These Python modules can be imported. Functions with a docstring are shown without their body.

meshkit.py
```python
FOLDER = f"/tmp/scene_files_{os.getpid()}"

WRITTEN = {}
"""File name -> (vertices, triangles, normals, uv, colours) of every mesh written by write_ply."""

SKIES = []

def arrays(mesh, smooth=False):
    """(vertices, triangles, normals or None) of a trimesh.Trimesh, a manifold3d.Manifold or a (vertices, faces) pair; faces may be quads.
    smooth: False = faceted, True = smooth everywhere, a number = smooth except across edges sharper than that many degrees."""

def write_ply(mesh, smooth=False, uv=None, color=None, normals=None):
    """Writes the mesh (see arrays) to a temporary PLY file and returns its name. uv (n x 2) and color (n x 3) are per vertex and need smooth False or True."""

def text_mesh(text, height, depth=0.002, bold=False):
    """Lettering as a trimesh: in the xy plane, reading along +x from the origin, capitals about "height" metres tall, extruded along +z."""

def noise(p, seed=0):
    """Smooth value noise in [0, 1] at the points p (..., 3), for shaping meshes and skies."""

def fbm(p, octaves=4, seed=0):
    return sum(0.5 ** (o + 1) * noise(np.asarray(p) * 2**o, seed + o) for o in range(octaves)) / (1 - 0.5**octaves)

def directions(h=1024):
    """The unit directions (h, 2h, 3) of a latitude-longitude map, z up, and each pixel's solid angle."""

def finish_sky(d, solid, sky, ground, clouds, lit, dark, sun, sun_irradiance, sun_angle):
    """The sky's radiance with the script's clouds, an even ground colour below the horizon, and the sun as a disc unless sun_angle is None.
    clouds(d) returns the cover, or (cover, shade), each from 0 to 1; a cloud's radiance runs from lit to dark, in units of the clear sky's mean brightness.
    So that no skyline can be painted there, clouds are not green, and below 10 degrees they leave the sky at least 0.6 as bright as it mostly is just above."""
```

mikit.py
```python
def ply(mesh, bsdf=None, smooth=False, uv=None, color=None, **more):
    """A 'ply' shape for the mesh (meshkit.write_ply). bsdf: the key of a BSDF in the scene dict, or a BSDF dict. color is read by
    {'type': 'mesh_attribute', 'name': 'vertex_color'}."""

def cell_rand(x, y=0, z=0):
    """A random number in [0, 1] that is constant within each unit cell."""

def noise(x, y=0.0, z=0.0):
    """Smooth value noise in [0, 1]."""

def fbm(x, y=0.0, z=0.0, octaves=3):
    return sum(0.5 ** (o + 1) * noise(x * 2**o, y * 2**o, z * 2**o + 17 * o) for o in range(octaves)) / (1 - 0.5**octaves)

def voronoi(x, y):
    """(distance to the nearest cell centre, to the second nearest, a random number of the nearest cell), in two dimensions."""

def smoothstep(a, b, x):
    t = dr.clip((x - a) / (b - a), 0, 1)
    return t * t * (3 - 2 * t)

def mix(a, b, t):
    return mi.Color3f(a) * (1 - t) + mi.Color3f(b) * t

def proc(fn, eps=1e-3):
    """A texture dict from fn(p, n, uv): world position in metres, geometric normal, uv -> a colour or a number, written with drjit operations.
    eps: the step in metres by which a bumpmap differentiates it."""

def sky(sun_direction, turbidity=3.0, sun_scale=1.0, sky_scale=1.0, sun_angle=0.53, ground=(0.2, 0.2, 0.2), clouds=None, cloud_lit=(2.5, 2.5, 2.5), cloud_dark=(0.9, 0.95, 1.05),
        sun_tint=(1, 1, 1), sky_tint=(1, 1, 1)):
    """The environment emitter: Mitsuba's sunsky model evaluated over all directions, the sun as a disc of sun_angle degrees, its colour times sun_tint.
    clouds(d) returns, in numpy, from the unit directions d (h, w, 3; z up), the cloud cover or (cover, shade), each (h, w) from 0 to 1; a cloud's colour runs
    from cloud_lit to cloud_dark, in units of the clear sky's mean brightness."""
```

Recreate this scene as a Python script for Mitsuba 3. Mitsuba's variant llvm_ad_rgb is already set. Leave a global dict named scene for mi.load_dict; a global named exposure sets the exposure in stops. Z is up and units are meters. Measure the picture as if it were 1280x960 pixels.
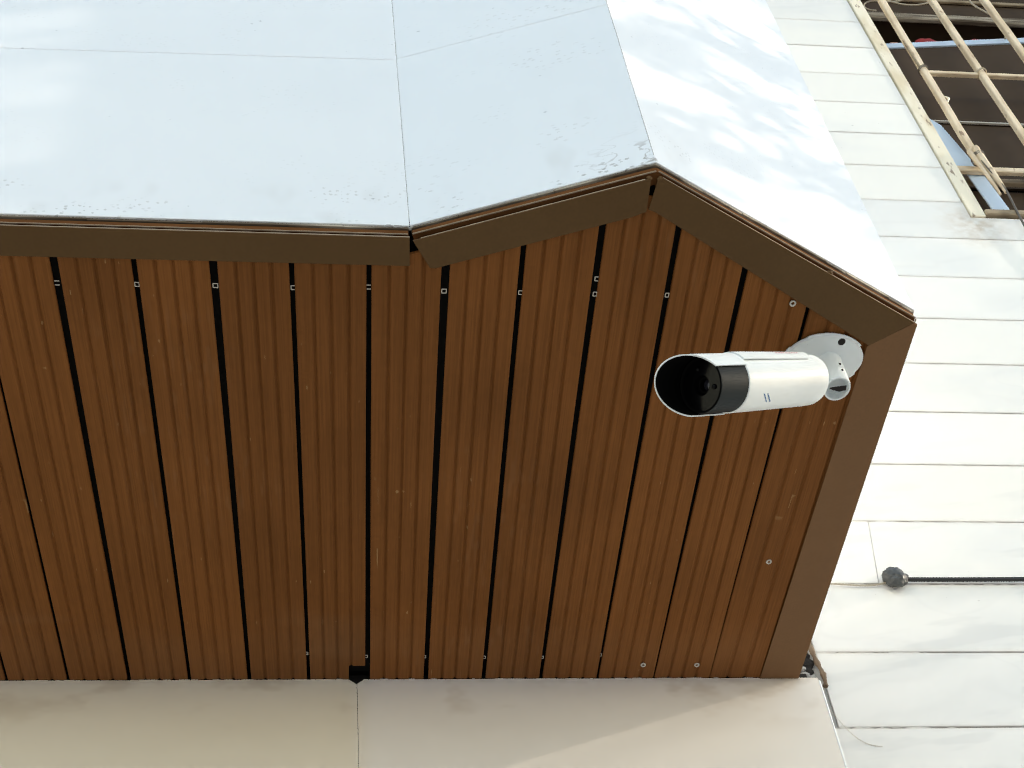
import math, random
import numpy as np
import trimesh
import drjit as dr
import mitsuba as mi
import mikit, meshkit
from mikit import noise, fbm, cell_rand, smoothstep, mix
from shapely.geometry import Polygon

T = mi.ScalarTransform4f
rnd = random.Random(7)
scene, labels = {}, {}

# ------------------------------------------------------------------ camera, sky, exposure
F_PX, CX, CY = 1762.0, 624.3, 1029.1
fwd, up = [0.1084, 0.7730, 0.6251], [0.0149, -0.6300, 0.7764]
eye = [0.0, 0.0, 1.6]
scene['camera'] = {'type': 'perspective', 'fov': math.degrees(2 * math.atan(640 / F_PX)), 'fov_axis': 'x',
                   'near_clip': 0.05, 'far_clip': 2000.0,
                   'principal_point_offset_x': -(CX - 640) / 1280, 'principal_point_offset_y': -(CY - 480) / 960,
                   'to_world': T().look_at(origin=eye, target=[e + f for e, f in zip(eye, fwd)], up=up)}
SUN = np.array([0.93, -0.112, 0.345])
SUN /= np.linalg.norm(SUN)
scene['sky'] = mikit.sky(SUN.tolist(), turbidity=2.1, sun_scale=0.27, sun_tint=(0.82, 0.98, 1.42), sky_tint=(1.46, 1.08, 0.83))
exposure = 4.0

# ------------------------------------------------------------------ measures (metres)
S = 4.1824        # underside of the canopy
YB = 2.5952       # front of the painted boards under the canopy
YT = 2.6550       # front of the marble slabs
X0, PITCH = -0.6886, 0.15     # first gap between the soffit boards and their spacing
Z0, COURSE = 8.6157, 0.2851   # a joint between the marble courses and their height


# ------------------------------------------------------------------ materials
def specks(u, v, cell, share, size, seed):
    """Round specks: about "share" of the cells (cell metres wide) hold one of up to "size" of a cell."""
    d, _, r = mikit.voronoi(u / cell + 13.7 * seed, v / cell + 5.1 * seed)
    rad = size * (.35 + .65 * dr.abs(dr.sin(r * 91)))
    return dr.select(r < share, smoothstep(rad, rad * .55, d + .12 * noise(u * 6 / cell, v * 6 / cell)), 0.0)


def material(key, fn=None, color=(.5, .5, .5), rough=.6, bump=None, bump_scale=1.0, eps=1e-3, **more):
    d = {'type': 'principled', 'roughness': rough, 'base_color': mikit.proc(fn) if fn else {'type': 'rgb', 'value': list(color)}, **more}
    if bump:
        d = {'type': 'bumpmap', 'arbitrary': mikit.proc(bump, eps), 'scale': bump_scale, 'bsdf': d}
    scene[key] = {'type': 'twosided', 'bsdf': d}
    return key


def concrete(p, n, uv):
    v = fbm(p.x * .6, p.y * .6, p.z, 4)
    f = noise(p.x * 40, p.y * 40)
    return mix((.30, .295, .285), (.38, .375, .365), v) * (.9 + .2 * f)


def wood(p, n, uv):
    k = dr.floor((p.x - X0) / PITCH)
    tone = .92 + .16 * cell_rand(k, 3)
    streak = fbm(p.x * 420 + 31 * k, p.y * 5, p.z * 60, 3)
    fleck = noise(p.x * 900, p.y * 45, k)
    cloud = fbm(p.x * 6, p.y * 4, 2.0, 3)
    c = mix((.130, .0475, .0110), (.228, .0875, .0245), streak * .75 + .25 * fleck)
    c = c * tone * (.82 + .36 * cloud)
    dust = smoothstep(.62, .95, noise(p.x * 160, p.y * 26, 9.0)) * smoothstep(.5, .75, fbm(p.x * 3, p.y * 3, 5.0, 2))
    dust = dust * .07 + .16 * smoothstep(.45, .75, fbm(p.x * 2.2, p.y * 9, 6.0, 3)) * smoothstep(2.30, 2.46, p.y) * smoothstep(.25, -.3, p.x) + .10 * smoothstep(2.36, 2.5, p.y) * fbm(p.x * 9, p.y * 5, 1.0, 3)
    c = mix(c, (.33, .23, .14), dr.minimum(dust, .6))
    nick = smoothstep(.955, .985, noise(p.x * 120, p.y * 30, 4.0)) * smoothstep(.55, .7, fbm(p.x * 4 + 3, p.y * 4, 7.0, 2))
    return mix(c, (.40, .27, .13), nick * .55)


def trim_paint(p, n, uv):
    v = fbm(p.x * 5, p.y * 5, p.z * 20, 3)
    f = noise(p.x * 300, p.y * 300, p.z * 300)
    c = mix((.090, .049, .0185), (.112, .063, .0255), v) * (.93 + .14 * f)
    return c


def lit_trim_paint(p, n, uv):  # same paint as the other trims, with stronger light put into its colour
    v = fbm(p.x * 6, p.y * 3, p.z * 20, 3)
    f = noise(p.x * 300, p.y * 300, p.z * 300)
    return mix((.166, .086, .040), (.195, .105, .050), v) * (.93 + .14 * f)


def composite_panel(p, n, uv):
    h = p.z - S
    soft = fbm(p.x * 1.6, p.y * 1.6, p.z * 2.2, 3)
    c = mix((.74, .765, .78), (.80, .815, .825), soft)
    near = smoothstep(.30, .03, h)
    right = smoothstep(.12, .5, p.x) * smoothstep(.62, .58, p.x)
    speck = specks(p.x + p.y, p.z, .0125, .5, .42, 4) * smoothstep(.52, .72, fbm(p.x * 9, p.y * 9, p.z * 9, 2))
    speck = speck * (.12 + .6 * near + .14 * right)
    c = mix(c, (.36, .34, .31), dr.clip(speck, 0, 1) * .75)
    smear = smoothstep(.55, .8, fbm(p.x * 14, p.y * 14, p.z * 6, 3)) * (near * .30 + right * .04)
    c = mix(c, (.55, .54, .51), smear)
    dot = specks(p.x + p.y, p.z, .05, .16, .11, 1)
    c = mix(c, (.40, .41, .42), dot * .6)
    crack = smoothstep(.035, .0, dr.abs(fbm(p.x * 16, p.y * 16, p.z * 30, 3) - .5)) * smoothstep(.20, .03, h) * smoothstep(.45, .58, p.x) * smoothstep(.61, .605, p.x)
    return mix(c, (.30, .26, .22), crack * .8)


def marble(p, n, uv):
    row = dr.floor((p.z - Z0) / COURSE)
    q = p.x + 3.7 * cell_rand(row, 5)
    warp = fbm(q * 2.2, p.z * 2.2, row, 4)
    vein = smoothstep(.05, .0, dr.abs(fbm(q * 1.4 + warp * 1.6, p.z * 3.4 + warp * 1.2, 3.0 + row, 3) - .5))
    cloud = fbm(q * 1.3, p.z * 3.0, row * 7.0, 4)
    c = mix((.85, .835, .785), (.765, .765, .745), smoothstep(.35, .75, cloud))
    c = c * (.955 + .07 * cell_rand(row, 11))
    c = mix(c, (.50, .50, .50), vein * .07 * smoothstep(.4, .65, cloud))
    sm = smoothstep(.56, .74, fbm(q * 3 + p.z * 5, p.z * 16 - q * 4, 2.0 + row, 4))
    c = mix(c, (.50, .51, .51), sm * .20 * smoothstep(5.6, 4.6, p.z))
    edge = dr.abs((p.z - Z0) / COURSE - row - .5) * 2
    grime = smoothstep(.86, 1.0, edge) * fbm(p.x * 22, p.z * 9, 1.0, 3)
    c = mix(c, (.52, .46, .38), grime * .38)
    mark = specks(p.x, p.z, .11, .22, .075, 2) * .8
    rust = smoothstep(.20, .0, dr.sqrt(dr.square(p.x - 2.5) + dr.square((p.z - 6.73) * .8))) * fbm(p.x * 40, p.z * 40, 4.0, 3)
    c = mix(c, (.45, .33, .2), dr.minimum(rust * .75, .6))
    return mix(c, (.30, .29, .27), mark * .55)


def mortar(p, n, uv):
    v = fbm(p.x * 45, p.y * 45, p.z * 60, 3)
    return mix((.085, .062, .042), (.24, .20, .15), v)


def beige_paint(p, n, uv):
    v = fbm(p.x * 3, p.y * 3, p.z * 5, 4)
    left = smoothstep(.08, .0, p.x)
    c = mix((.72, .655, .52), (.77, .71, .585), v)
    c = mix(c, mix((.75, .705, .635), (.79, .75, .69), v), 1 - left)
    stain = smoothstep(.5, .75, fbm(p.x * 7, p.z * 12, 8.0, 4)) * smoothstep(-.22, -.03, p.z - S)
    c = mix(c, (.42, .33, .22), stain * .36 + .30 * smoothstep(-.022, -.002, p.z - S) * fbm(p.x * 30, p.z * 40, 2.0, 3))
    dot = specks(p.x, p.z, .13, .16, .05, 3)
    return mix(c, (.3, .25, .18), dot * .7)


def cream_paint(p, n, uv):
    v = fbm(p.x * 14, p.y * 14, p.z * 5, 4)
    c = mix((.80, .73, .57), (.68, .58, .40), smoothstep(.4, .75, v))
    worn = smoothstep(.68, .84, fbm(p.x * 60, p.y * 60, p.z * 14, 3))
    return mix(c, (.17, .085, .04), worn * .75)


def bare_wood(p, n, uv):
    v = fbm(p.x * 4, p.y * 60, p.z * 60, 4)
    k = smoothstep(.5, .8, fbm(p.x * 11, p.y * 11, p.z * 11, 3))
    return mix(mix((.20, .145, .09), (.42, .34, .23), v), (.10, .065, .035), k * .6)


def weathered(p, n, uv):
    v = fbm(p.x * 6, p.y * 40, p.z * 70, 4)
    return mix((.10, .075, .05), (.42, .37, .29), smoothstep(.3, .75, v))


def brown_sheet(p, n, uv):
    v = fbm(p.x * 3, p.y * 3, p.z * 3, 4)
    return mix((.034, .022, .013), (.072, .046, .026), v)


def blue_paint(p, n, uv):
    return mix((.45, .57, .72), (.55, .66, .78), fbm(p.x * 30, p.y * 30, p.z * 12, 3))


def white_plastic(p, n, uv):
    return mix((.66, .70, .71), (.71, .75, .76), fbm(p.x * 30, p.y * 30, p.z * 30, 3))


material('mat_concrete', concrete, rough=.9)
material('mat_wood', wood, rough=.7, specular=.1)
material('mat_trim', trim_paint, rough=.6, specular=.12)
material('mat_lit_trim', lit_trim_paint, rough=.6, specular=.12)
material('mat_band', lambda p, n, uv: mix((.085, .033, .010), (.165, .068, .023), fbm(p.x * 9, p.y * 9, p.z * 50, 3)), rough=.8, specular=.05)
material('mat_lit_edge', lambda p, n, uv: mix((.16, .105, .06), (.42, .33, .23), fbm(p.x * 45, p.y * 45, p.z * 9, 3)), rough=.6)  # paler than the trim: light along the lips put into the colour
material('mat_panel', composite_panel, rough=.32, specular=.45)
material('mat_marble', marble, rough=.55, specular=.2)
material('mat_mortar', mortar, rough=.95)
material('mat_beige', beige_paint, rough=.6, specular=.3)
material('mat_cream', cream_paint, rough=.6)
material('mat_bare_wood', bare_wood, rough=.85)
material('mat_weathered', weathered, rough=.9)
material('mat_bar', lambda p, n, uv: mix(mix((.72, .60, .43), (.56, .44, .29), smoothstep(.35, .75, fbm(p.x * 14, p.y * 14, p.z * 6, 4))), (.16, .08, .04), .75 * smoothstep(.68, .84, fbm(p.x * 60, p.y * 60, p.z * 14, 3))), rough=.7)
material('mat_brown_sheet', brown_sheet, rough=.75, specular=.2)
material('mat_blue', blue_paint, rough=.5)
material('mat_plastic', white_plastic, rough=.33, specular=.5)
material('mat_void', color=(.012, .010, .009), rough=.95)  # near-black puts the shade of gaps, holes and the window room into colour
material('mat_metal', color=(.50, .47, .41), rough=.5)
material('mat_black_gloss', color=(.0022, .0022, .0025), rough=.2, specular=.10)
material('mat_black', color=(.0022, .0022, .0022), rough=.7, specular=.04)
material('mat_dark_grey', color=(.010, .0145, .0165), rough=.5, specular=.12)
material('mat_lens', color=(.02, .02, .026), rough=.06, specular=.8)
material('mat_cable', color=(.014, .014, .015), rough=.5)
material('mat_torn', lambda p, n, uv: mix((.06, .035, .02), (.26, .19, .13), fbm(p.x * 60, p.y * 60, p.z * 30, 3)), rough=.9)
material('mat_filler', lambda p, n, uv: mix((.22, .22, .21), (.50, .50, .49), fbm(p.x * 10, p.y * 10, p.z * 14, 3)), rough=.8)
material('mat_tape', lambda p, n, uv: mix((.02, .022, .022), (.085, .09, .09), fbm(p.x * 60, p.y * 60, p.z * 60, 3)), rough=.45)
material('mat_wire', color=(.48, .42, .32), rough=.6)
material('mat_dark_wire', color=(.10, .085, .07), rough=.6)
material('mat_red', lambda p, n, uv: mix((.22, .012, .018), (.42, .05, .05), fbm(p.x * 40, p.y * 40, p.z * 40, 3)), rough=.8)
material('mat_pinkish', color=(.42, .25, .20), rough=.8)
material('mat_red_ink', color=(.55, .06, .07), rough=.5)
material('mat_blue_ink', color=(.05, .13, .30), rough=.5)
material('mat_bark', lambda p, n, uv: mix((.08, .06, .045), (.20, .16, .12), fbm(p.x * 20, p.y * 20, p.z * 6, 4)), rough=.95)
scene['mat_leaf'] = {'type': 'twosided', 'bsdf': {'type': 'principled', 'base_color': {'type': 'rgb', 'value': [.06, .11, .03]}, 'roughness': .5}}


# ------------------------------------------------------------------ helpers
def numbered(base):
    if base not in scene:
        return base
    k = 1
    while f'{base}_{k:03d}' in scene:
        k += 1
    return f'{base}_{k:03d}'


def obj(name, mesh, mat, parent=None, smooth=False, label=None):
    key = numbered((parent + '__' if parent else '') + name)
    scene[key] = mikit.ply(mesh, mat, smooth=smooth)
    if label:
        labels[key] = {'label': label}
    return key


def thing(key, label, category, group=None):
    labels[key] = {'label': label, 'category': category}
    if group:
        labels[key]['group'] = group
    return key


def box(x0, x1, y0, y1, z0, z1, c=0.0):
    if c <= 0:
        m = trimesh.creation.box((x1 - x0, y1 - y0, z1 - z0))
        m.apply_translation(((x0 + x1) / 2, (y0 + y1) / 2, (z0 + z1) / 2))
        return m
    pts = []
    for sx, ex in ((x0, 1), (x1, -1)):
        for sy, ey in ((y0, 1), (y1, -1)):
            for sz, ez in ((z0, 1), (z1, -1)):
                pts += [(sx + ex * c, sy, sz), (sx, sy + ey * c, sz), (sx, sy, sz + ez * c)]
    # each corner keeps three points: the edges come out chamfered
    pts = np.array(pts)
    full = []
    for sx, ex in ((x0, 1), (x1, -1)):
        for sy, ey in ((y0, 1), (y1, -1)):
            for sz, ez in ((z0, 1), (z1, -1)):
                full += [(sx, sy + ey * c, sz + ez * c), (sx + ex * c, sy, sz + ez * c), (sx + ex * c, sy + ey * c, sz)]
    return trimesh.convex.convex_hull(np.array(full))


def hull(points):
    return trimesh.convex.convex_hull(np.array(points, float))


def prism(poly, z0, z1):
    m = trimesh.creation.extrude_polygon(Polygon(poly), z1 - z0, engine='earcut')
    m.apply_translation((0, 0, z0))
    return m


def tube(points, radius, sides=10, caps=True):
    p = np.asarray(points, float)
    r = np.broadcast_to(np.asarray(radius, float), (len(p),))
    t = np.gradient(p, axis=0)
    t /= np.linalg.norm(t, axis=1, keepdims=True)
    a = np.cross(t[0], [0.3, .2, 1.0] if abs(t[0][2]) < .9 else [1.0, .1, 0])
    v = []
    for i in range(len(p)):
        a = a - t[i] * (a @ t[i])
        a /= np.linalg.norm(a)
        b = np.cross(t[i], a)
        ang = np.arange(sides) * 2 * np.pi / sides
        v.append(p[i] + r[i] * (np.cos(ang)[:, None] * a + np.sin(ang)[:, None] * b))
    v = np.vstack(v)
    f = []
    for i in range(len(p) - 1):
        for j in range(sides):
            q, w = i * sides + j, i * sides + (j + 1) % sides
            f += [(q, w, w + sides), (q, w + sides, q + sides)]
    if caps:
        v = np.vstack([v, p[:1], p[-1:]])
        n, last = len(v) - 2, (len(p) - 1) * sides
        for j in range(sides):
            f += [(n, (j + 1) % sides, j), (n + 1, last + j, last + (j + 1) % sides)]
    return trimesh.Trimesh(v, np.array(f), process=False)


def spline(points, n=24):
    from scipy.interpolate import CubicSpline
    p = np.asarray(points, float)
    s = np.r_[0, np.cumsum(np.linalg.norm(np.diff(p, axis=0), axis=1))]
    return CubicSpline(s, p)(np.linspace(0, s[-1], n))


def lump(center, size, seed, rough=.35, sub=3):
    m = trimesh.creation.icosphere(subdivisions=sub)
    v = np.array(m.vertices)
    v *= 1 + rough * (meshkit.fbm(v * 1.7 + seed * 13.1, 3, seed)[:, None] - .5) * 2
    m.vertices = v * np.asarray(size) + np.asarray(center)
    return m


def on_panel(a, b, s0, s1, z0, z1, d0, d1, c=.0008):
    """A slab standing on the line a-b (plan), from s0 to s1 metres along it, between depths d0 (front) and d1 (behind)."""
    a, b = np.array(a), np.array(b)
    t = (b - a) / np.linalg.norm(b - a)
    nrm = np.array([-t[1], t[0]])      # into the building
    m = box(s0, s1, d0, d1, z0, z1, c)
    v = np.array(m.vertices)
    out = np.empty_like(v)
    out[:, :2] = a + v[:, :1] * t + v[:, 1:2] * nrm
    out[:, 2] = v[:, 2]
    m.vertices = out
    return m


# ------------------------------------------------------------------ ground
g = trimesh.creation.box((800, 800, .2))
g.apply_translation((0, 0, -.1))
scene['ground'] = mikit.ply(g, 'mat_concrete')
labels['ground'] = {'kind': 'structure', 'label': 'pale concrete ground of the street', 'category': 'ground'}

# ------------------------------------------------------------------ building
B = thing('shop_building', 'white marble clad building wall with barred window, behind the brown and white canopy', 'building')
WX0, WX1, WZ0, WZ1 = 2.493, 4.10, 6.790, 9.75     # window opening, outside of its frame
core = trimesh.util.concatenate([
    box(-7, 1.30, 2.70, 3.0, 0, 10.5), box(1.30, WX0 + .03, 2.70, 3.0, 0, 10.5), box(WX1 - .03, 7, 2.70, 3.0, 0, 10.5),
    box(WX0 + .03, WX1 - .03, 2.70, 3.0, 0, WZ0 + .02), box(WX0 + .03, WX1 - .03, 2.70, 3.0, WZ1 - .02, 10.5)])
obj('wall', core, 'mat_mortar', B)
obj('roof', box(-7, 7, 2.62, 9.0, 10.503, 10.65, .004), 'mat_concrete', B)
obj('side_wall', trimesh.util.concatenate([box(-7, -6.8, 3.003, 9, 0, 10.5), box(6.8, 7, 3.003, 9, 0, 10.5), box(-6.797, 6.797, 8.8, 9, 0, 10.5)]), 'mat_mortar', B)

# marble cladding: a mortar bed with recessed joints and every slab a piece
TW = obj('marble_cladding', trimesh.util.concatenate([
    box(1.296, WX0 - .004, 2.6625, 2.698, 0, 10.4), box(WX1 + .004, 6.9, 2.6625, 2.698, 0, 10.4),
    box(WX0 - .002, WX1 + .002, 2.6627, 2.698, 0, WZ0 - .006)]), 'mat_mortar', B)
for k in range(-6, 26):
    zt, zb = Z0 - (k - 1) * COURSE, Z0 - k * COURSE
    low = smooth_low = max(0.0, min(1.0, (k - 6) / 9))
    gap = .0040 + .0020 * low + rnd.uniform(-.0006, .0008)
    xl = 1.300 if zb > S - .15 else 1.262
    cuts = [xl, WX0 - .006] if zt > WZ0 else [xl, 6.9]
    if k == 14:
        cuts = [xl, 1.576, 2.93, 4.2, 6.9]
    elif zt <= WZ0:
        cuts = [xl, rnd.uniform(2.6, 3.2), 4.3, 6.9]
    spans = list(zip(cuts[:-1], cuts[1:]))
    for a, b in spans:
        ta = rnd.uniform(-.0006, .0006)
        tile = box(a + .0008, b - .0008, YT + ta, 2.690, zb + gap / 2, zt - gap / 2, .0012)
        if k == 14 and a < 1.57:      # slab with a broken, slanting end
            tile = hull([(a, YT, zb + gap / 2), (a, YT, zt - gap / 2), (1.594, YT, zt - gap / 2), (1.5555, YT, zb + gap / 2),
                         (a, 2.69, zb + gap / 2), (a, 2.69, zt - gap / 2), (1.594, 2.69, zt - gap / 2), (1.5555, 2.69, zb + gap / 2)])
        elif k == 14 and a < 1.58:
            tile = hull([(1.596, YT, zt - gap / 2), (1.558, YT, zb + gap / 2), (b, YT, zt - gap / 2), (b, YT, zb + gap / 2),
                         (1.596, 2.69, zt - gap / 2), (1.558, 2.69, zb + gap / 2), (b, 2.69, zt - gap / 2), (b, 2.69, zb + gap / 2)])
        if zb < WZ0 - .02 < zt:
            continue
        obj('slab', tile, 'mat_marble', TW)
    if zb < WZ0 - .02 < zt:
        pl = [(xl, zb + gap / 2), (WX1 + .004, zb + gap / 2), (WX1 + .004, WZ0 - .006), (WX0 - .006, WZ0 - .006), (WX0 - .006, zt - gap / 2), (xl, zt - gap / 2)]
        m = trimesh.creation.extrude_polygon(Polygon(pl), .034, engine='earcut')
        v = np.array(m.vertices)
        m.vertices = np.c_[v[:, 0], YT + v[:, 2], v[:, 1]]
        obj('slab', m, 'mat_marble', TW)
    if zt > WZ0 - .02:
        obj('slab', box(WX1 + .006, 6.9, YT, 2.690, zb + gap / 2, zt - gap / 2, .0012), 'mat_marble', TW)

# chipped mortar bits along the lower joints
bits = []
for k in range(13, 18):
    zb = Z0 - k * COURSE
    for _ in range(26):
        x = rnd.uniform(1.29, 1.62) if k in (15, 16) else rnd.uniform(1.3, 2.0)
        bits.append(lump((x, YT + .0035, zb + rnd.uniform(-.0015, .0015)), (rnd.uniform(.004, .018), .0035, rnd.uniform(.0015, .003)), rnd.randrange(99), .6, 1))
obj('mortar_crumbs', trimesh.util.concatenate(bits), 'mat_marble', TW)
labels[TW + '__mortar_crumbs'] = {'kind': 'stuff', 'label': 'pale crumbs of mortar left in the joints between the slabs'}

# rough mortar edge and hole between painted boards and marble
strip = []
zz = np.linspace(3.2, 4.46, 26)
pts_l, pts_r = [], []
for z in zz:
    pts_l.append((1.15, z))
    pts_r.append((1.2995 + .004 * (meshkit.noise(np.array([[z * 40, 0, 0]]))[0] - .7), z))
poly = Polygon(pts_l + pts_r[::-1])
m = trimesh.creation.extrude_polygon(poly, .035, engine='earcut')
v = np.array(m.vertices)
m.vertices = np.c_[v[:, 0], 2.658 + v[:, 2], v[:, 1]]
EM = obj('edge_mortar', m, 'mat_concrete', B, label='grey mortar strip between beige board and marble slabs')
rub = [lump((1.215 + .075 * rnd.random(), 2.652, 4.195 + .15 * rnd.random()), (rnd.uniform(.006, .017), .012, rnd.uniform(.006, .017)), i, .6, 2) for i in range(12)]
obj('rubble', trimesh.util.concatenate(rub), 'mat_concrete', EM)
hole = [lump((x, 2.652, z), (.016, .008, .02), i + 40, .5, 2) for i, (x, z) in enumerate([(1.225, 4.235), (1.238, 4.205), (1.262, 4.255), (1.268, 4.29), (1.262, 4.325), (1.25, 4.20)])]
obj('hole', trimesh.util.concatenate(hole), 'mat_void', EM)
path = spline([(1.288, 2.644, 4.44), (1.284, 2.640, 4.36), (1.289, 2.642, 4.29), (1.296, 2.64, 4.225), (1.293, 2.643, 4.195)], 18)
obj('torn_strip', tube(path, .0065 + .002 * np.sin(np.arange(18) * 1.9), 6), 'mat_torn', EM)

# painted boards below the canopy
FW = obj('painted_wall', box(-6.8, 1.235, 2.6115, 2.6975, .9, S + .03), 'mat_void', B)
zt_ = S - .0012


def painted(x0, x1, chip0, chip1):
    pr = [(x0, 2.2), (x1, 2.2), (x1, zt_ - chip1)]
    pr += [(x1 - chip1 * 1.1, zt_)] if chip1 else []
    pr += [(x0 + chip0 * 1.1, zt_), (x0, zt_ - chip0)] if chip0 else [(x0, zt_)]
    m = trimesh.creation.extrude_polygon(Polygon(pr), .012, engine='earcut')
    v = np.array(m.vertices)
    m.vertices = np.c_[v[:, 0], YB + v[:, 2], v[:, 1]]
    return m


obj('board', painted(-1.9, .0334, 0, .018), 'mat_beige', FW, label='beige painted board left of the chipped joint')
obj('board', painted(.0346, 1.2555, .016, 0), 'mat_beige', FW, label='lighter beige board right of the chipped joint')
obj('board', box(-6.8, -1.903, YB, YB + .012, 2.2, zt_), 'mat_beige', FW)
obj('board', box(-6.8, 1.2555, YB + .001, YB + .013, .9, 2.197), 'mat_beige', FW)
obj('edge_bead', tube([(1.2580, YB + .004, 2.3), (1.2580, YB + .004, 4.172)], .0042, 8), 'mat_plastic', FW)
# flaking paint edge under the soffit
fl = []
for i in range(60):
    x = rnd.uniform(-.8, 1.2)
    fl.append(box(x, x + rnd.uniform(.006, .03), YB - .0014 - .001 * rnd.random(), YB - .0004, S - .0035 - .004 * rnd.random(), S - .0014))
labels[obj('flaking_edge', trimesh.util.concatenate(fl), 'mat_beige', FW)] = {'kind': 'stuff', 'label': 'flaking bits of paint along the top of the beige boards'}

# ------------------------------------------------------------------ window
W = B + '__window'
scene[W] = mikit.ply(box(WX0 + .05, WX1 - .05, 4.6, 4.62, 6.2, 10.2), 'mat_void')   # back wall of the dark room
obj('room_side', trimesh.util.concatenate([box(WX0 - .3, WX0 - .28, 3.003, 4.6, 6.2, 10.2), box(WX1 + .28, WX1 + .3, 3.003, 4.6, 6.2, 10.2),
                                          box(WX0 - .278, WX1 + .278, 3.003, 4.598, 6.18, 6.198), box(WX0 - .278, WX1 + .278, 3.003, 4.598, 10.2, 10.22)]), 'mat_void', W)
obj('frame_post', box(WX0, 2.553, 2.649, 2.70, WZ0, WZ1, .003), 'mat_cream', W)
obj('frame_post', box(WX1 - .06, WX1, 2.649, 2.70, WZ0, WZ1, .003), 'mat_cream', W)
obj('frame_head', box(2.5535, WX1 - .0605, 2.651, 2.70, WZ1 - .06, WZ1, .003), 'mat_cream', W)
obj('sill', box(2.5535, WX1 - .0605, 2.640, 2.76, WZ0 + .006, WZ0 + .042, .004), 'mat_bare_wood', W, label='bare weathered wooden sill')


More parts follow.
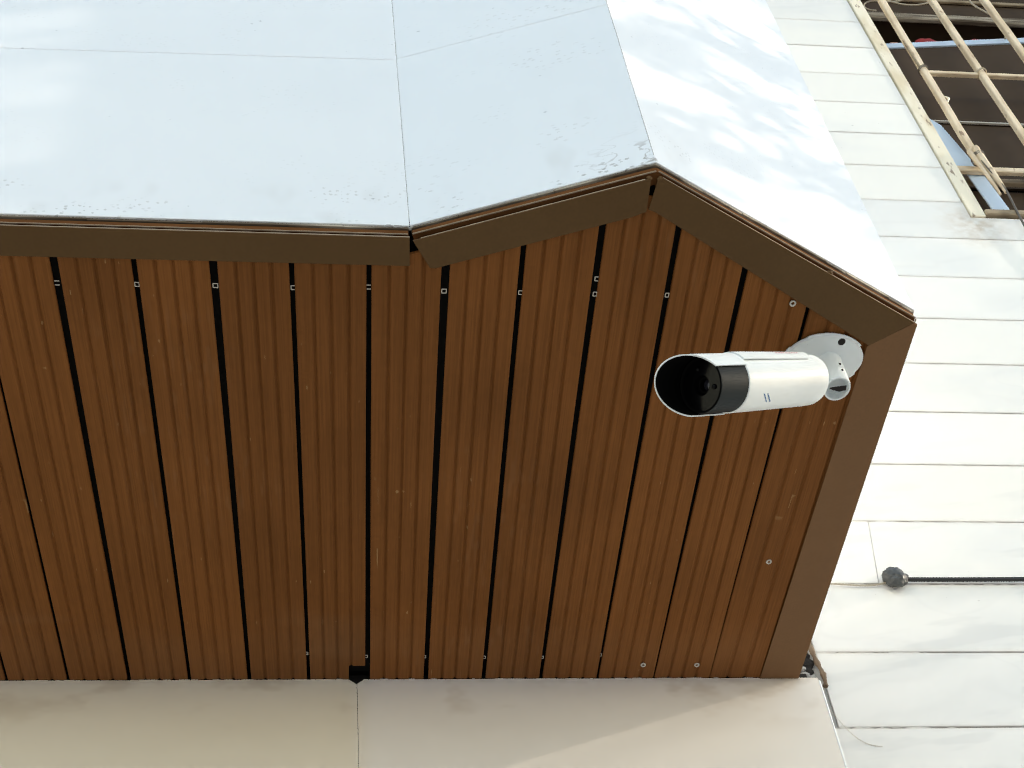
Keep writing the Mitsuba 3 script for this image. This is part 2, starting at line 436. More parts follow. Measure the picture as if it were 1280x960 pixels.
def rough_bar(points, w, d, seed, n=30):
    """A timber bar of w by d along points, its faces slightly wandering."""
    p = spline(points, n)
    t = np.gradient(p, axis=0)
    t /= np.linalg.norm(t, axis=1, keepdims=True)
    dep = np.array([0, 1.0, 0])
    v = []
    for i in range(n):
        s = np.cross(t[i], dep)
        s /= np.linalg.norm(s)
        k = 1 + .16 * (meshkit.noise(np.array([[i * .45, seed * 3.3, 0]]))[0] - .5)
        off = s * .003 * (meshkit.noise(np.array([[i * .3, seed * 7.7, 5]]))[0] - .5)
        for a, b in ((-1, -.7), (-.75, -1), (.75, -1), (1, -.7), (1, .8), (-1, .8)):
            v.append(p[i] + off + s * a * w / 2 * k + dep * b * d / 2)
    f = []
    for i in range(n - 1):
        for j in range(6):
            q, w_ = i * 6 + j, i * 6 + (j + 1) % 6
            f += [(q, w_, w_ + 6), (q, w_ + 6, q + 6)]
    f += [(0, j, j + 1) for j in range(1, 5)] + [((n - 1) * 6, (n - 1) * 6 + j + 1, (n - 1) * 6 + j) for j in range(1, 5)]
    return trimesh.Trimesh(np.array(v), np.array(f), process=False)


YG = 2.666
G1 = obj('bar', rough_bar([(2.680, YG, 9.69), (2.675, YG, 8.2), (2.671, YG - .004, 7.26)], .031, .024, 1, 60), 'mat_bar', W)
obj('bar', rough_bar([(2.936, YG, 9.69), (2.947, YG, 8.2), (2.956, YG, 6.834)], .032, .024, 2, 60), 'mat_bar', W)
obj('bar', rough_bar([(3.223, YG, 9.69), (3.226, YG, 8.2), (3.228, YG, 6.834)], .034, .024, 3, 60), 'mat_bar', W)
obj('bar', rough_bar([(3.50, YG, 9.69), (3.50, YG, 8.2), (3.50, YG, 6.834)], .038, .026, 4, 60), 'mat_bar', W)
obj('bar', rough_bar([(3.78, YG, 9.69), (3.78, YG, 8.2), (3.78, YG, 6.834)], .038, .026, 5, 60), 'mat_bar', W)
for j, (xa, xb) in enumerate([(2.69, 2.93), (2.965, 3.207), (3.246, 3.481), (3.519, 3.761), (3.80, 4.04)]):
    obj('rail', rough_bar([(xa, YG + .006, 8.128), (xb, YG + .006, 8.128)], .024, .02, 10 + j, 8), 'mat_bar', W)
obj('rail', rough_bar([(2.5535, YG + .030, 7.262), (3.2, YG + .030, 7.262), (4.039, YG + .030, 7.262)], .040, .02, 20, 30), 'mat_bar', W)
# broken lower end of the first bar, tied on with wire
sp = np.array([(2.668, YG - .022, 7.34), (2.672, YG - .028, 7.2), (2.679, YG - .03, 7.08), (2.683, YG - .03, 6.96)])
obj('broken_bar_end', tube(spline(sp, 16), np.linspace(.019, .007, 16), 7), 'mat_bar', W, label='splintered lower end of the first window bar')
obj('broken_bar_end', tube(spline(sp + np.array([-.026, .004, -.01]), 16), np.linspace(.011, .005, 16), 7), 'mat_bar', W)


def ring(c, r, wire, turns=2, pitch=.008):
    a = np.linspace(0, turns * 2 * np.pi, 16 * turns)
    return tube(np.c_[c[0] + r * np.cos(a), c[1] + r * np.sin(a), c[2] + pitch * a / 6.28], wire, 5)


obj('tie_wire', ring((2.670, YG - .012, 7.27), .028, .0018, 3), 'mat_dark_wire', W)
obj('tie_wire', ring((2.673, YG, 8.13), .021, .0016, 3), 'mat_dark_wire', W)
obj('tie_wire', ring((2.948, YG, 8.125), .024, .002, 2), 'mat_wire', W)
obj('splinter', tube(spline([(2.657, YG - .004, 8.45), (2.651, YG - .012, 8.28), (2.662, YG - .006, 8.16)], 10), np.linspace(.002, .006, 10), 5), 'mat_bare_wood', W)
obj('splinter', tube([(2.69, YG - .01, 7.86), (2.70, YG - .014, 7.83), (2.688, YG - .01, 7.80)], [.002, .006, .003], 5), 'mat_cream', W)

# what is set behind the grille
obj('sheet', hull([(2.555, 2.775, 7.865), (3.9, 2.775, 7.885), (2.555, 2.775, 8.605), (3.9, 2.775, 8.86),
                   (2.555, 2.785, 7.865), (3.9, 2.785, 7.885), (2.555, 2.785, 8.605), (3.9, 2.785, 8.86)]), 'mat_brown_sheet', W)
obj('sheet', box(2.60, 3.9, 2.778, 2.788, 7.285, 7.859), 'mat_brown_sheet', W)
obj('sheet', box(2.60, 3.9, 2.774, 2.784, 6.835, 7.243), 'mat_brown_sheet', W)
obj('sheet_rim', hull([(2.555, 2.768, 8.607), (3.9, 2.768, 8.862), (2.555, 2.768, 8.655), (3.9, 2.768, 8.915),
                       (2.555, 2.788, 8.607), (3.9, 2.788, 8.862), (2.555, 2.788, 8.655), (3.9, 2.788, 8.915)]), 'mat_blue', W, label='pale blue rim along the top of the brown sheet')
obj('cross_bar', box(2.60, 3.9, 2.765, 2.7735, 7.862, 7.872), 'mat_metal', W)
obj('cross_bar', box(2.60, 3.9, 2.735, 2.755, 7.247, 7.281, .002), 'mat_bare_wood', W)
obj('blue_strip', hull([(x, y, z) for y in (2.706, 2.712) for x, z in ((2.6, 7.76), (2.642, 7.69), (2.658, 7.45), (2.695, 7.31), (2.6, 7.31))]), 'mat_blue', W)
obj('blue_strip', hull([(x, y, z) for y in (2.708, 2.714) for x, z in ((2.632, 7.30), (2.700, 7.30), (2.722, 7.02), (2.735, 6.835), (2.66, 6.835), (2.664, 7.02))]), 'mat_blue', W)
obj('beam', box(2.555, 4.03, 2.79, 2.815, 9.055, 9.118, .006), 'mat_weathered', W)
obj('lintel', box(2.555, 4.03, 2.80, 2.99, 9.122, 9.42, .003), 'mat_brown_sheet', W)
obj('lintel_lip', box(2.555, 4.03, 2.785, 2.798, 9.27, 9.30, .003), 'mat_bare_wood', W)

# ------------------------------------------------------------------ canopy
C = thing('sign_canopy', 'projecting white panelled canopy with brown slatted underside and pointed front', 'canopy')
PL, PB, PP, PC, PW = (-1.7, 1.396), (.1400, 1.3935), (.6030, 1.2525), (1.2045, 1.5445), (1.2045, 2.653)
ZF = S + .036
TOP = S + 2.25


def length(a, b):
    return math.hypot(b[0] - a[0], b[1] - a[1])


core_pts = [(-1.7, 1.412), (.144, 1.4095), (.600, 1.2705), (1.188, 1.555), (1.188, 2.655), (-1.7, 2.655)]
obj('carcass', prism(core_pts, S + .060, TOP - .01), 'mat_void', C)
obj('top_cover', prism([(-1.72, 1.38), (.14, 1.378), (.603, 1.235), (1.225, 1.54), (1.225, 2.653), (-1.72, 2.653)], TOP, TOP + .01), 'mat_band', C)
L1_ = length(PL, PB)
FP = obj('fascia', on_panel(PL, PB, .01, L1_ - .006, ZF, TOP - .012, .0055, .013), 'mat_void', C)
for a, r, zt in ((PB, .0016, TOP - .02), (PP, .0014, TOP - .02)):
    obj('seam_filler', tube([(a[0], a[1] + r + .0004, ZF + .03), (a[0], a[1] + r + .0004, zt)], r, 8), 'mat_filler', C)
L1, L2, L3, L4 = length(PL, PB), length(PB, PP), length(PP, PC), length(PC, PW)


def fascia_panel(a, b, s0, s1, z0l, z0r, z1l, z1r, mat='mat_panel'):
    a_, b_ = np.array(a), np.array(b)
    t = (b_ - a_) / np.linalg.norm(b_ - a_)
    nrm = np.array([-t[1], t[0]])
    pts = []
    c = .0009
    for d, k in ((0, c), (c, 0), (.004, 0)):
        for s, zl, sg in ((s0 + k, (z0l + k, z1l - k), 0), (s1 - k, (z0r + k, z1r - k), 0)):
            for z in zl:
                q = a_ + t * s + nrm * d
                pts.append((q[0], q[1], z))
    return hull(pts)


e = .0005
obj('panel', fascia_panel(PL, PB, .9, L1 - e, ZF, ZF, S + .742, S + .767), 'mat_panel', FP)
obj('panel', fascia_panel(PL, PB, .9, L1 - e, S + .7435, S + .7685, TOP, TOP), 'mat_panel', FP)
obj('panel', fascia_panel(PL, PB, 0, .8985, ZF, ZF, TOP, TOP), 'mat_panel', FP)
obj('panel', fascia_panel(PB, PP, e, L2 - e, ZF, ZF, S + .772, S + .758), 'mat_panel', FP)
obj('panel', fascia_panel(PB, PP, e, L2 - e, S + .7732, S + .7592, TOP, TOP), 'mat_panel', FP)
obj('panel', fascia_panel(PP, PC, e, L3 - e, ZF, ZF, TOP, TOP), 'mat_panel', FP, label='sunlit white fascia panel right of the point')
obj('panel', fascia_panel(PC, PW, e, L4 - .002, ZF, ZF, TOP, TOP), 'mat_panel', FP)

# weathered ledge under the panels, brown band under that
for i, (a, b, L) in enumerate(((PL, PB, L1), (PB, PP, L2), (PP, PC, L3), (PC, PW, L4))):
    n = max(2, int(L / .16))
    parts = []
    s = 0
    while s < L - .004:
        ln = rnd.uniform(.05, .2)
        s1 = min(L - .001, s + ln)
        parts.append(on_panel(a, b, s, s1 - .0006, ZF - .0075 + rnd.uniform(0, .003), ZF - .0006, .0012 + rnd.uniform(0, .003), .02, .0005))
        s = s1
    obj('ledge', trimesh.util.concatenate(parts), 'mat_weathered', C)
    obj('band', on_panel(a, b, .003, L - .003, S + .010, ZF - .0085, .0055, .03, .001), 'mat_band', C)
    obj('band_lip', on_panel(a, b, .004, L - .004, S + .0085, S + .0105, .0025, .0052, .0004), 'mat_lit_edge', C)

# underside
SOF = obj('soffit', prism([(-1.7, 1.43), (.14, 1.43), (.6, 1.29), (1.17, 1.57), (1.17, 2.61), (-1.7, 2.61)], S + .045, S + .055), 'mat_void', C)


def front(x):
    return np.interp(x, [-2, .14, .603, 1.2045], [1.434, 1.434, 1.300, 1.592])


GT = [.004, .0135, .009, .0135, .0085, .0085, .0145, .0095, .0125, .0115, .0125, .0085, .0035]
GB = [.0065, .0085, .0075, .0085, .0075, .0110, .0105, .0095, .0085, .0055, .0035, .0015, .0015]


def plank(xa0, xb0, xa1, xb1, notch=None, lift=0.0):
    gw, gd = .0056, .0050
    us, zs = [0, .012], [.0015, 0]
    for gpos in (.255, .5, .75):
        us += [gpos - gw / .142, gpos - .08 * gw / .142, gpos + .12 * gw / .142, gpos + .85 * gw / .142]
        zs += [0, gd, gd, 0]
    us += [.988, 1.0]
    zs += [0, .0015]
    us, zs = np.array(us), np.array(zs)
    if notch:
        us = np.r_[us[:-2], notch - .002, notch, us[-2:]]
        zs = np.r_[zs[:-2], 0, 0, zs[-2:]]
        o = np.argsort(us, kind='stable')
        us, zs = us[o], zs[o]
    n = len(us)
    xf, xr = xa0 + us * (xb0 - xa0), xa1 + us * (xb1 - xa1)
    yf = front(xf)
    yr = np.full(n, YB - .0005)
    if notch:
        yr[us >= notch] = 2.548
    # bottom and top rows at several stations along the plank, so that it can warp a little
    st = np.linspace(0, 1, 9)
    V = []
    for s in st:
        x, y = xf * (1 - s) + xr * s, yf * (1 - s) + yr * s
        sag = lift * math.sin(s * 3.1) * .5
        V += list(np.c_[x, y, S + zs + sag]) + list(np.c_[x, y, np.full(n, S + .0095)])
    V, Fc = np.array(V), []
    for i in range(len(st) - 1):
        a, b = i * 2 * n, (i + 1) * 2 * n
        for j in range(n - 1):
            Fc += [(a + j, a + j + 1, b + j + 1), (a + j, b + j + 1, b + j)]
        for j in (0, n - 1):
            Fc += [(a + j, b + j, b + j + n), (a + j, b + j + n, a + j + n)]
    for a in (0, (len(st) - 1) * 2 * n):
        for j in range(n - 1):
            Fc += [(a + j, a + j + 1, a + n + j + 1), (a + j, a + n + j + 1, a + n + j)]
    return trimesh.Trimesh(V, np.array(Fc), process=False)


GT = [q * 1.18 for q in GT]
GB = [q * 1.12 for q in GB]
for k in range(-5, 13):
    left, right = k - 1, k
    g0t = GT[left] if left >= 0 else .007
    g1t = GT[right] if 0 <= right < 13 else .007
    g0b = GB[left] if left >= 0 else .007
    g1b = GB[right] if 0 <= right < 13 else .007
    xl, xr = X0 + left * PITCH, X0 + right * PITCH
    if k == 12:
        xr_f, xr_b = 1.150, 1.150
    else:
        xr_f, xr_b = xr - g1t / 2, xr - g1b / 2
    obj('board', plank(xl + g0t / 2, xr_f, xl + g0b / 2, xr_b, notch=.705 if k == 5 else None, lift=-.0012 * rnd.random()), 'mat_wood', SOF)
# narrow steel clips bridging the gaps


def clip(x, y, w):
    kind = int(abs(x) * 977) % 3
    h = .0042
    pts = [(x + w * .45, y - h, S + .0035), (x - w * .4, y - h, S + .0035), (x - w * .4, y + h, S + .0035), (x + w * .45, y + h, S + .0035), (x + w * .45, y - h, S + .0035)]
    m = [tube([pts[i], pts[i + 1]], .0011, 6) for i in ((0, 1, 2), (0, 1, 2, 3), (0, 2))[kind]]
    return trimesh.util.concatenate(m)


for x, y, w in [(-.540, 1.514, .011), (-.3885, 1.513, .010), (-.238, 1.511, .011), (-.0864, 1.511, .012), (.061, 1.5055, .010), (.210, 1.510, .011), (.364, 1.509, .010),
                (.5136, 1.475, .008), (.5146, 1.508, .009), (.662, 1.506, .008), (.0565, 2.518, .010), (.2045, 2.519, .009), (.3575, 2.522, .009), (.508, 2.5225, .007),
                (-.091, 2.507, .006), (.659, 2.514, .005)]:
    obj('clip', clip(x, y, w), 'mat_metal', SOF)
for x, y in [(.9254, 1.5146), (1.0311, 2.1977), (.7752, 2.5464), (.9177, 2.547)]:
    sc = trimesh.creation.torus(.0052, .0021, 20, 8)
    sc.apply_translation((x, y, S - .001))
    key = obj('screw', sc, 'mat_metal', SOF, smooth=True)

# edge trims
def flat(poly, z0, z1, c=.0008):
    return prism(poly, z0, z1)


def trim(poly, z0=S - .0042, th=.0028, mat='mat_trim', lip=None, name='edge_trim', label=None):
    t_ = obj(name, flat(poly, z0, z0 + th), mat, C, label=label)
    if lip:
        a, b = lip
        n_ = 22
        parts = []
        for i in range(n_):
            s0, s1 = i / n_, (i + 1) / n_
            p0 = (a[0] + (b[0] - a[0]) * s0, a[1] + (b[1] - a[1]) * s0)
            p1 = (a[0] + (b[0] - a[0]) * s1, a[1] + (b[1] - a[1]) * s1)
            parts.append(on_panel(p0, p1, 0, length(p0, p1) + .0002, z0 + th + .0001, z0 + th + .0034 + .0014 * meshkit.noise(np.array([[i * .6, a[0] * 9, 1]]))[0], 0.0006, .0022, .0003))
        obj('lip', trimesh.util.concatenate(parts), 'mat_lit_edge', t_)
    return t_


trim([(-1.7, 1.398), (.1388, 1.397), (.1402, 1.4545), (-1.7, 1.460)], lip=((-1.7, 1.398), (.1388, 1.397)), label='long straight edge trim at the left')
trim([(.1450, 1.4015), (.1600, 1.3975), (.5790, 1.2680), (.5895, 1.2660), (.5905, 1.3290), (.5600, 1.3420), (.1900, 1.4570), (.1800, 1.4565)], z0=S - .0060, lip=((.1600, 1.3975), (.5790, 1.2680)),
     label='edge trim rising to the point')
trim([(.6030, 1.2680), (.6125, 1.2635), (1.1938, 1.5490), (1.1115, 1.6045), (.6065, 1.3290), (.5945, 1.3255)], z0=S - .0050, lip=((.6125, 1.2635), (1.1938, 1.5490)),
     label='edge trim from the point down to the right corner')
trim([(1.1943, 1.5500), (1.2015, 1.5530), (1.2025, 2.5945), (1.0975, 2.5945), (1.1085, 1.6068)], z0=S - .0046, mat='mat_lit_trim', label='wide plain trim along the right end')
obj('trim_curl', lump((.6085, 1.2685, S + .001), (.006, .005, .006), 3, .5, 2), 'mat_trim', C)
obj('trim_curl', lump((.985, 1.4475, S + .002), (.008, .004, .004), 4, .5, 2), 'mat_trim', C)
obj('trim_curl', lump((.587, 1.2665, S - .001), (.005, .004, .005), 5, .5, 2), 'mat_trim', C)
deb = [lump((.085 + .06 * rnd.random(), 1.395 + .004 * rnd.random(), ZF - .003 + .003 * rnd.random()), (rnd.uniform(.003, .009), .003, .003), i, .6, 2) for i in range(9)]
obj('old_sealant', trimesh.util.concatenate(deb), 'mat_concrete', C)

# ------------------------------------------------------------------ security camera
K = thing('security_camera', 'white bullet security camera with black front, hanging from the brown slatted underside', 'security camera')
HF = np.array([.6848, 1.5269, 3.9032])           # centre of the front rim
ax = np.array([-.8128, -.2845, -.5083])
ax /= np.linalg.norm(ax)
upv = np.array([0, 0, 1.0]) - ax * ax[2]
upv /= np.linalg.norm(upv)
sdv = np.cross(ax, upv)
ROLL = math.radians(10)
u2, s2 = math.cos(ROLL) * upv + math.sin(ROLL) * sdv, -math.sin(ROLL) * upv + math.cos(ROLL) * sdv
RB = .0545


def world(s, r, phi):
    """s forward of the front rim along the axis, radius, angle from the top."""
    s, r, phi = np.broadcast_arrays(np.asarray(s, float), np.asarray(r, float), np.asarray(phi, float))
    return HF + s[..., None] * ax + r[..., None] * (np.cos(phi)[..., None] * u2 + np.sin(phi)[..., None] * s2)


def lathe(profile, n=72, a0=0.0, a1=2 * math.pi):
    ph = np.linspace(a0, a1, n + 1)
    V = np.array([world(s, r, ph) for s, r in profile])
    m_, k_ = len(profile), n + 1
    f = []
    for i in range(m_ - 1):
        for j in range(n):
            a, b = i * k_ + j, i * k_ + j + 1
            f += [(a, b, b + k_), (a, b + k_, a + k_)]
    m = trimesh.Trimesh(V.reshape(-1, 3), np.array(f), process=False)
    m.merge_vertices()
    return m


LB, RR = .342, .0500
obj('housing', lathe([(-.083, .0005), (-.083, RB * .975), (-.085, RB), (-.12, RB), (-.312, RR + .0012), (-.338, RR), (-.347, RR - .003), (-.354, RR - .010), (-.357, RR - .018), (-.357, .0005)]),
    'mat_plastic', K, smooth=25)
obj('front_cap', lathe([(-.0825, RB * .965), (-.006, RB * .965), (-.003, RB * .955)]), 'mat_dark_grey', K, smooth=25)
obj('front_rim', lathe([(-.003, RB * .955), (-.001, RB * .92), (-.003, RB * .88), (-.0068, RB * .86)]), 'mat_black', K, smooth=25)
obj('front_window', lathe([(-.0065, RB * .865), (-.0065, .019), (-.014, .017), (-.026, .0155), (-.026, .0005)]), 'mat_black_gloss', K, smooth=25)
LN = obj('lens', lathe([(-.0225, .0005), (-.0228, .004), (-.0235, .007), (-.0248, .0098), (-.0255, .0110)]), 'mat_lens', K, smooth=40)
obj('lens_ring', lathe([(-.0150, .0155), (-.0150, .0118), (-.0185, .0116)]), 'mat_black', LN, smooth=25)
for ang in (205, 318):
    q = world(-.0062, .0315, math.radians(ang))
    led = trimesh.creation.icosphere(subdivisions=2, radius=.0052)
    led.apply_translation(q)
    obj('infrared_lamp', led, 'mat_black_gloss', K, smooth=True)

# sun shield: a shell over the upper part, its front edge cut on a slant
def shell(phi_max, s_front, s_rear, r0, th, n=80, ns=20, mat='mat_plastic', taper=0.0):
    ph = np.linspace(-phi_max, phi_max, n + 1)
    rows_o, rows_i = [], []
    for i in range(ns + 1):
        t = i / ns
        s = s_front(ph) * (1 - t) + s_rear(ph) * t
        rad = r0 - taper * np.clip((-s - .12) / .2, 0, 1)
        rows_o.append(world(s, rad + th, ph))
        rows_i.append(world(s, rad, ph))
    V = np.array(rows_o + rows_i).reshape(-1, 3)
    k_, off = n + 1, (ns + 1) * (n + 1)
    f = []
    for i in range(ns):
        for j in range(n):
            a = i * k_ + j
            f += [(a, a + 1, a + 1 + k_), (a, a + 1 + k_, a + k_), (off + a, off + a + 1 + k_, off + a + 1), (off + a, off + a + k_, off + a + 1 + k_)]
    for i in (0, ns):
        for j in range(n):
            a = i * k_ + j
            f += [(a, off + a, off + a + 1), (a, off + a + 1, a + 1)]
    for j in (0, n):
        for i in range(ns):
            a = i * k_ + j
            f += [(a, a + k_, off + a + k_), (a, off + a + k_, off + a)]
    return trimesh.Trimesh(V, np.array(f), process=False)


PM = math.radians(112)
SH = obj('sun_shield', shell(PM, lambda p: .0255 + .042 * np.cos(p - .10), lambda p: np.full_like(p, -.0845), RB + .0006, .0028), 'mat_plastic', K, smooth=35)
obj('shield_lining', shell(PM * .992, lambda p: .0240 + .042 * np.cos(p - .10), lambda p: np.full_like(p, -.045), RB - .0012, .0012), 'mat_black', SH, smooth=35)
PR = math.radians(99)
obj('rear_shield', shell(PR, lambda p: np.full_like(p, -.0850), lambda p: -.300 - .030 * np.cos(p), RB + .0030, .0024, taper=.0045), 'mat_plastic', K, smooth=35)


def decal(s0, s1, p0, p1, r, mat, name, slant=0.0, n=6):
    V = []
    for i in range(n + 1):
        ph = p0 + (p1 - p0) * i / n
        V += [world(s0 + slant * i / n, r, ph), world(s1 + slant * i / n, r, ph)]
    f = []
    for i in range(n):
        f += [(2 * i, 2 * i + 1, 2 * i + 3), (2 * i, 2 * i + 3, 2 * i + 2)]
    obj(name, trimesh.Trimesh(np.array(V), np.array(f), process=False), mat, K)


SIDE = -1
for i in range(9):
    w_ = rnd.uniform(.0035, .006)
    s0 = -.205 - i * .0085
    decal(s0, s0 - w_, SIDE * math.radians(78), SIDE * math.radians(81.2 + rnd.uniform(-.8, .8)), RB + .0062 - .0045 * max(0, (-s0 - .12) / .2), 'mat_red_ink', 'red_mark')
for s0 in (-.131, -.142):
    decal(s0, s0 - .0032, SIDE * math.radians(172), SIDE * math.radians(192), RB + .0004, 'mat_blue_ink', 'blue_mark', slant=-.020)

# bracket
PX, PY, PR_, OV = 1.0210, 1.6400, .0860, .70     # an oval plate
a = np.linspace(0, 2 * np.pi, 72, endpoint=False)
disc = [(PX + PR_ * math.cos(t), PY + PR_ * math.sin(t)) for t in a]


def plate(r, z0, z1, c):
    prof = [(.0005, z0), (r - c, z0), (r, z0 + c), (r, z1)]
    m = trimesh.creation.revolve(np.array(prof), sections=72)
    m.apply_scale((1, OV, 1))
    m.apply_translation((PX, PY, 0))
    return m


BP = obj('base_plate', plate(PR_, S - .0105, S - .0030, .003), 'mat_plastic', K, smooth=30)
lug = lambda t: (PX + (PR_ + .004) * math.cos(t), PY + OV * (PR_ + .004) * math.sin(t))
tabs = [prism([(PX + .06 * math.cos(t0), PY + OV * .06 * math.sin(t0))] + [lug(t0 + (t1 - t0) * i / 12) for i in range(13)] + [(PX + .06 * math.cos(t1), PY + OV * .06 * math.sin(t1))], S - .0074, S - .0042)
        for t0, t1 in ((math.radians(190), math.radians(207)), (math.radians(238), math.radians(325)), (math.radians(30), math.radians(110)))]
obj('back_rim', trimesh.util.concatenate(tabs), 'mat_plastic', BP)
hm = trimesh.creation.cylinder(.0078, .0012, sections=24)
hm.apply_translation((1.0478, 1.5935, S - .0108))
obj('screw_hole', hm, 'mat_void', BP)


def revolve_at(prof, cx, cy, sections=48):
    m = trimesh.creation.revolve(np.array(prof), sections=sections)
    m.apply_translation((cx, cy, 0))
    return m


AX, AY = 1.0320, 1.6480
zb = S - .100
arm = revolve_at([(.0295, S - .0105), (.0287, S - .014), (.0285, zb + .004), (.0275, zb), (.0245, zb), (.0235, zb + .003), (.0235, zb + .022), (.0005, zb + .022)], AX, AY)
obj('arm', arm, 'mat_plastic', K, smooth=30)
joint = trimesh.creation.icosphere(subdivisions=3, radius=.026)
joint.apply_translation(HF - ax * .366)
obj('joint', joint, 'mat_plastic', K, smooth=True)
sl = hull([(AX + .018, AY - .008, zb + .003), (AX + .020, AY + .004, zb + .003), (AX - .016, AY - .002, zb + .0025), (AX - .016, AY + .002, zb + .0025), (AX + .008, AY + .010, zb + .006), (AX, AY, zb + .008)])
obj('black_wedge', sl, 'mat_void', K)  # black wedge put in for the shade inside the open arm end
for dz in (.050, .072):
    h_ = trimesh.creation.icosphere(subdivisions=2, radius=.0028)
    h_.apply_translation((AX + .0285 * math.sin(.35), AY - .0285 * math.cos(.35), S - dz))
    obj('set_screw', h_, 'mat_dark_grey', K)

# ------------------------------------------------------------------ cables and small things
cb = thing('black_cable', 'black cable running right along a marble joint from a taped knot', 'cable')
obj('lead', tube(spline([(1.615, 2.640, 4.626), (1.8, 2.642, 4.629), (2.1, 2.640, 4.630), (2.8, 2.641, 4.634), (4.5, 2.641, 4.64)], 60), .0068, 10), 'mat_cable', cb, smooth=True)
obj('taped_knot', lump((1.598, 2.632, 4.6235), (.033, .024, .036), 5, .32, 3), 'mat_tape', cb, label='grey black taped lump at the end of the cable')
cl = []
for x in (1.575, 1.632):
    cl.append(lump((x, 2.632, 4.626), (.008, .010, .010), int(x * 100), .4, 2))
[obj('tape_tail', q_, 'mat_cable', cb) for q_ in cl]

lw = thing('thin_beige_wire', 'thin beige wire on the marble joint left of the taped black knot', 'wire')
obj('strand', tube(spline([(1.17, 2.646, 4.607), (1.30, 2.648, 4.606), (1.42, 2.646, 4.612), (1.5, 2.648, 4.608), (1.58, 2.645, 4.622)], 40), .0028, 6), 'mat_wire', lw, smooth=True)

hw = thing('hanging_wire', 'thin dark wire hanging from the splintered end of the first window bar', 'wire')
obj('strand', tube(spline([(2.668, 2.640, 7.33), (2.664, 2.634, 7.18), (2.684, 2.632, 6.97), (2.680, 2.634, 6.85), (2.676, 2.640, 6.6), (2.68, 2.645, 6.2), (2.69, 2.646, 5.6), (2.75, 2.647, 4.9)], 60), .0045, 7), 'mat_dark_wire', hw, smooth=True)

fw_ = thing('fine_wire', 'very fine grey wire slanting over marble slabs right of the beige board edge', 'wire')
obj('strand', tube(spline([(1.258, 2.604, 4.085), (1.30, 2.630, 4.045), (1.345, 2.65, 4.005), (1.40, 2.652, 3.985)], 24), .0007, 5), 'mat_wire', fw_, smooth=True)

lp = thing('looped_wire', 'pale wire lying in loops on the ledge at the top of the barred window', 'wire')
obj('strand', tube(spline([(2.60, 2.74, 9.21), (2.70, 2.72, 9.09), (2.76, 2.735, 9.12), (2.85, 2.74, 9.085), (2.96, 2.74, 9.10), (3.02, 2.74, 9.16), (2.97, 2.74, 9.22), (2.9, 2.74, 9.17),
                           (2.79, 2.74, 9.11), (2.68, 2.74, 9.10), (2.64, 2.74, 9.02), (2.69, 2.74, 8.99)], 90), .0040, 6), 'mat_wire', lp, smooth=True)
dw = thing('dangling_wire', 'pale wire dangling in the dark gap between the second and third window bars', 'wire')
obj('strand', tube(spline([(3.24, 2.74, 9.20), (3.255, 2.735, 9.05), (3.30, 2.735, 8.95), (3.31, 2.74, 8.84), (3.285, 2.745, 8.74)], 30), .0048, 6), 'mat_wire', dw, smooth=True)

rc = thing('red_cloth', 'crumpled dark red cloth in the dark window, between the first and second bars', 'cloth')
obj('fold', lump((2.93, 2.84, 8.80), (.085, .05, .05), 21, .45), 'mat_red', rc, smooth=True)
obj('fold', lump((3.00, 2.845, 8.79), (.06, .04, .04), 22, .45), 'mat_red', rc, smooth=True)
rc2 = thing('flat_red_cloth', 'flat red cloth in the dark window above the brown sheet, right of the second bar', 'cloth')
obj('fold', lump((3.20, 2.84, 8.845), (.11, .04, .028), 23, .45), 'mat_red', rc2, smooth=True)
obj('fold', lump((3.10, 2.85, 8.83), (.06, .04, .025), 24, .45), 'mat_red', rc2, smooth=True)
pk = thing('small_carton', 'small pinkish brown carton in the dark window corner behind the left frame post', 'carton')
obj('side', box(2.70, 2.745, 2.79, 2.84, 8.63, 8.73, .004), 'mat_pinkish', pk)
obj('flap', box(2.70, 2.74, 2.775, 2.788, 8.70, 8.715, .002), 'mat_pinkish', pk)

# ------------------------------------------------------------------ the tree across the way whose leaves dapple the point panel
tr = thing('street_tree', 'leafy street tree standing right of the view, shading the pointed panel', 'tree')
npr = np.random.default_rng(5)
base = np.array([7.6, -1.2, 0])
obj('trunk', tube(spline([base, base + (0.05, .1, 2.2), base + (-.1, .3, 4.2), base + (-.35, .7, 5.8)], 20), np.linspace(.16, .07, 20), 10), 'mat_bark', tr, smooth=True)
# direction frame of the sun
e1 = np.cross(SUN, [0, 0, 1.0]); e1 /= np.linalg.norm(e1)
e2 = np.cross(e1, SUN)
limbs, leaves_v, leaves_f = [], [], []
tip0 = base + (-.35, .7, 5.8)


def leaf(c, size):
    global leaves_v, leaves_f
    d1 = npr.normal(size=3); d1[2] -= .3; d1 /= np.linalg.norm(d1)
    d2 = np.cross(d1, npr.normal(size=3)); d2 /= np.linalg.norm(d2)
    k = len(leaves_v)
    leaves_v += [c - d1 * size, c + d2 * size * .36 - d1 * size * .1, c + d1 * size, c - d2 * size * .36 - d1 * size * .1]
    leaves_f += [(k, k + 1, k + 2), (k, k + 2, k + 3)]


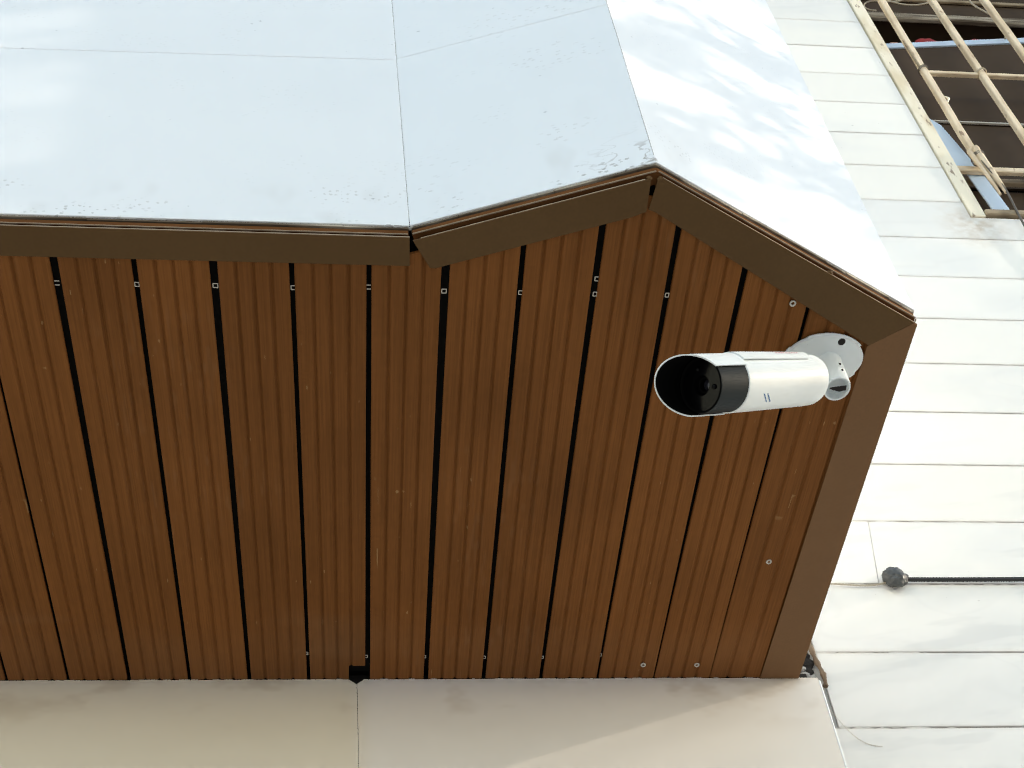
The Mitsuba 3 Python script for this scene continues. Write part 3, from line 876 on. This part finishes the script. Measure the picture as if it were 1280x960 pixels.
target = np.array([.92, 1.42, S + .62])
centres = []
for du, dv, dd, n in [(-.10, .36, 3.9, 70), (.08, .30, 4.2, 46), (.16, .10, 4.3, 70), (-.02, .02, 4.0, 40), (-.12, -.18, 3.8, 60), (.10, -.26, 4.1, 46), (.24, -.38, 4.3, 60), (-.24, .58, 4.0, 70), (.12, .66, 4.2, 60), (.0, .95, 4.4, 90), (-.2, .9, 4.1, 70), (-.25, .12, 4.2, 40), (.2, .98, 4.2, 60), (-.1, 1.2, 4.2, 60)]:
    centres.append((target + SUN * dd + e1 * du + e2 * dv, n, .062))
for _ in range(26):
    d = npr.normal(size=3); d /= np.linalg.norm(d)
    c = np.array([7.3, -.75, 7.0]) + d * np.array([.75, .75, .95]) * npr.uniform(.3, 1)
    centres.append((c, 90, .3))
for c, n, spread in centres:
    limbs.append(tube(spline([tip0, (tip0 + c) / 2 + (0, 0, .15), c], 8), np.linspace(.03, .004, 8), 5))
    for _ in range(n * 2 if spread < .1 else n):
        leaf(c + npr.normal(size=3) * spread, npr.uniform(.035, .06))
obj('branches', trimesh.util.concatenate(limbs), 'mat_bark', tr)
cr = obj('crown', trimesh.Trimesh(np.array(leaves_v), np.array(leaves_f), process=False), 'mat_leaf', tr)

# added unseen tree, crown shaped to take part of the sun below the panels
t2 = thing('added_tree', 'added unseen broad tree far off to the right, placed to shade the lower wall', 'tree')
leaves_v, leaves_f = [], []
bl = []
for i in range(2100):
    d_ = npr.uniform(10.5, 14)
    v_ = npr.uniform(2.0, 4.35)
    u_ = npr.uniform(-3.2, .2)
    edge = 4.02 + .28 * math.sin(u_ * 2.3) + .16 * math.sin(u_ * 6.1 + 1)
    if v_ > edge + npr.normal() * .14:
        continue
    leaf(SUN * d_ + e1 * u_ + e2 * v_, npr.uniform(.05, .085))
cv = np.array(leaves_v)
mid = cv.mean(0)
foot = np.array([mid[0] + .2, mid[1] - .1, 0])
obj('trunk', tube(spline([foot, foot + (.08, .05, 2.5), foot + (-.05, .1, 5), foot + (-.1, .1, mid[2] - .3)], 20), np.linspace(.2, .05, 20), 10), 'mat_bark', t2, smooth=True)
for i in range(26):
    c = cv[npr.integers(len(cv))]
    s0 = foot + (-.05, .1, npr.uniform(4.6, mid[2] - .4))
    bl.append(tube(spline([s0, (s0 + c) / 2 + (0, 0, .2), c], 8), np.linspace(.035, .005, 8), 5))
obj('branches', trimesh.util.concatenate(bl), 'mat_bark', t2)
c2 = obj('crown', trimesh.Trimesh(cv, np.array(leaves_f), process=False), 'mat_leaf', t2)
labels[c2] = {'kind': 'stuff', 'label': 'broad crown of small green leaves on the added tree'}
labels[cr] = {'kind': 'stuff', 'label': 'loose crown of small green leaves'}
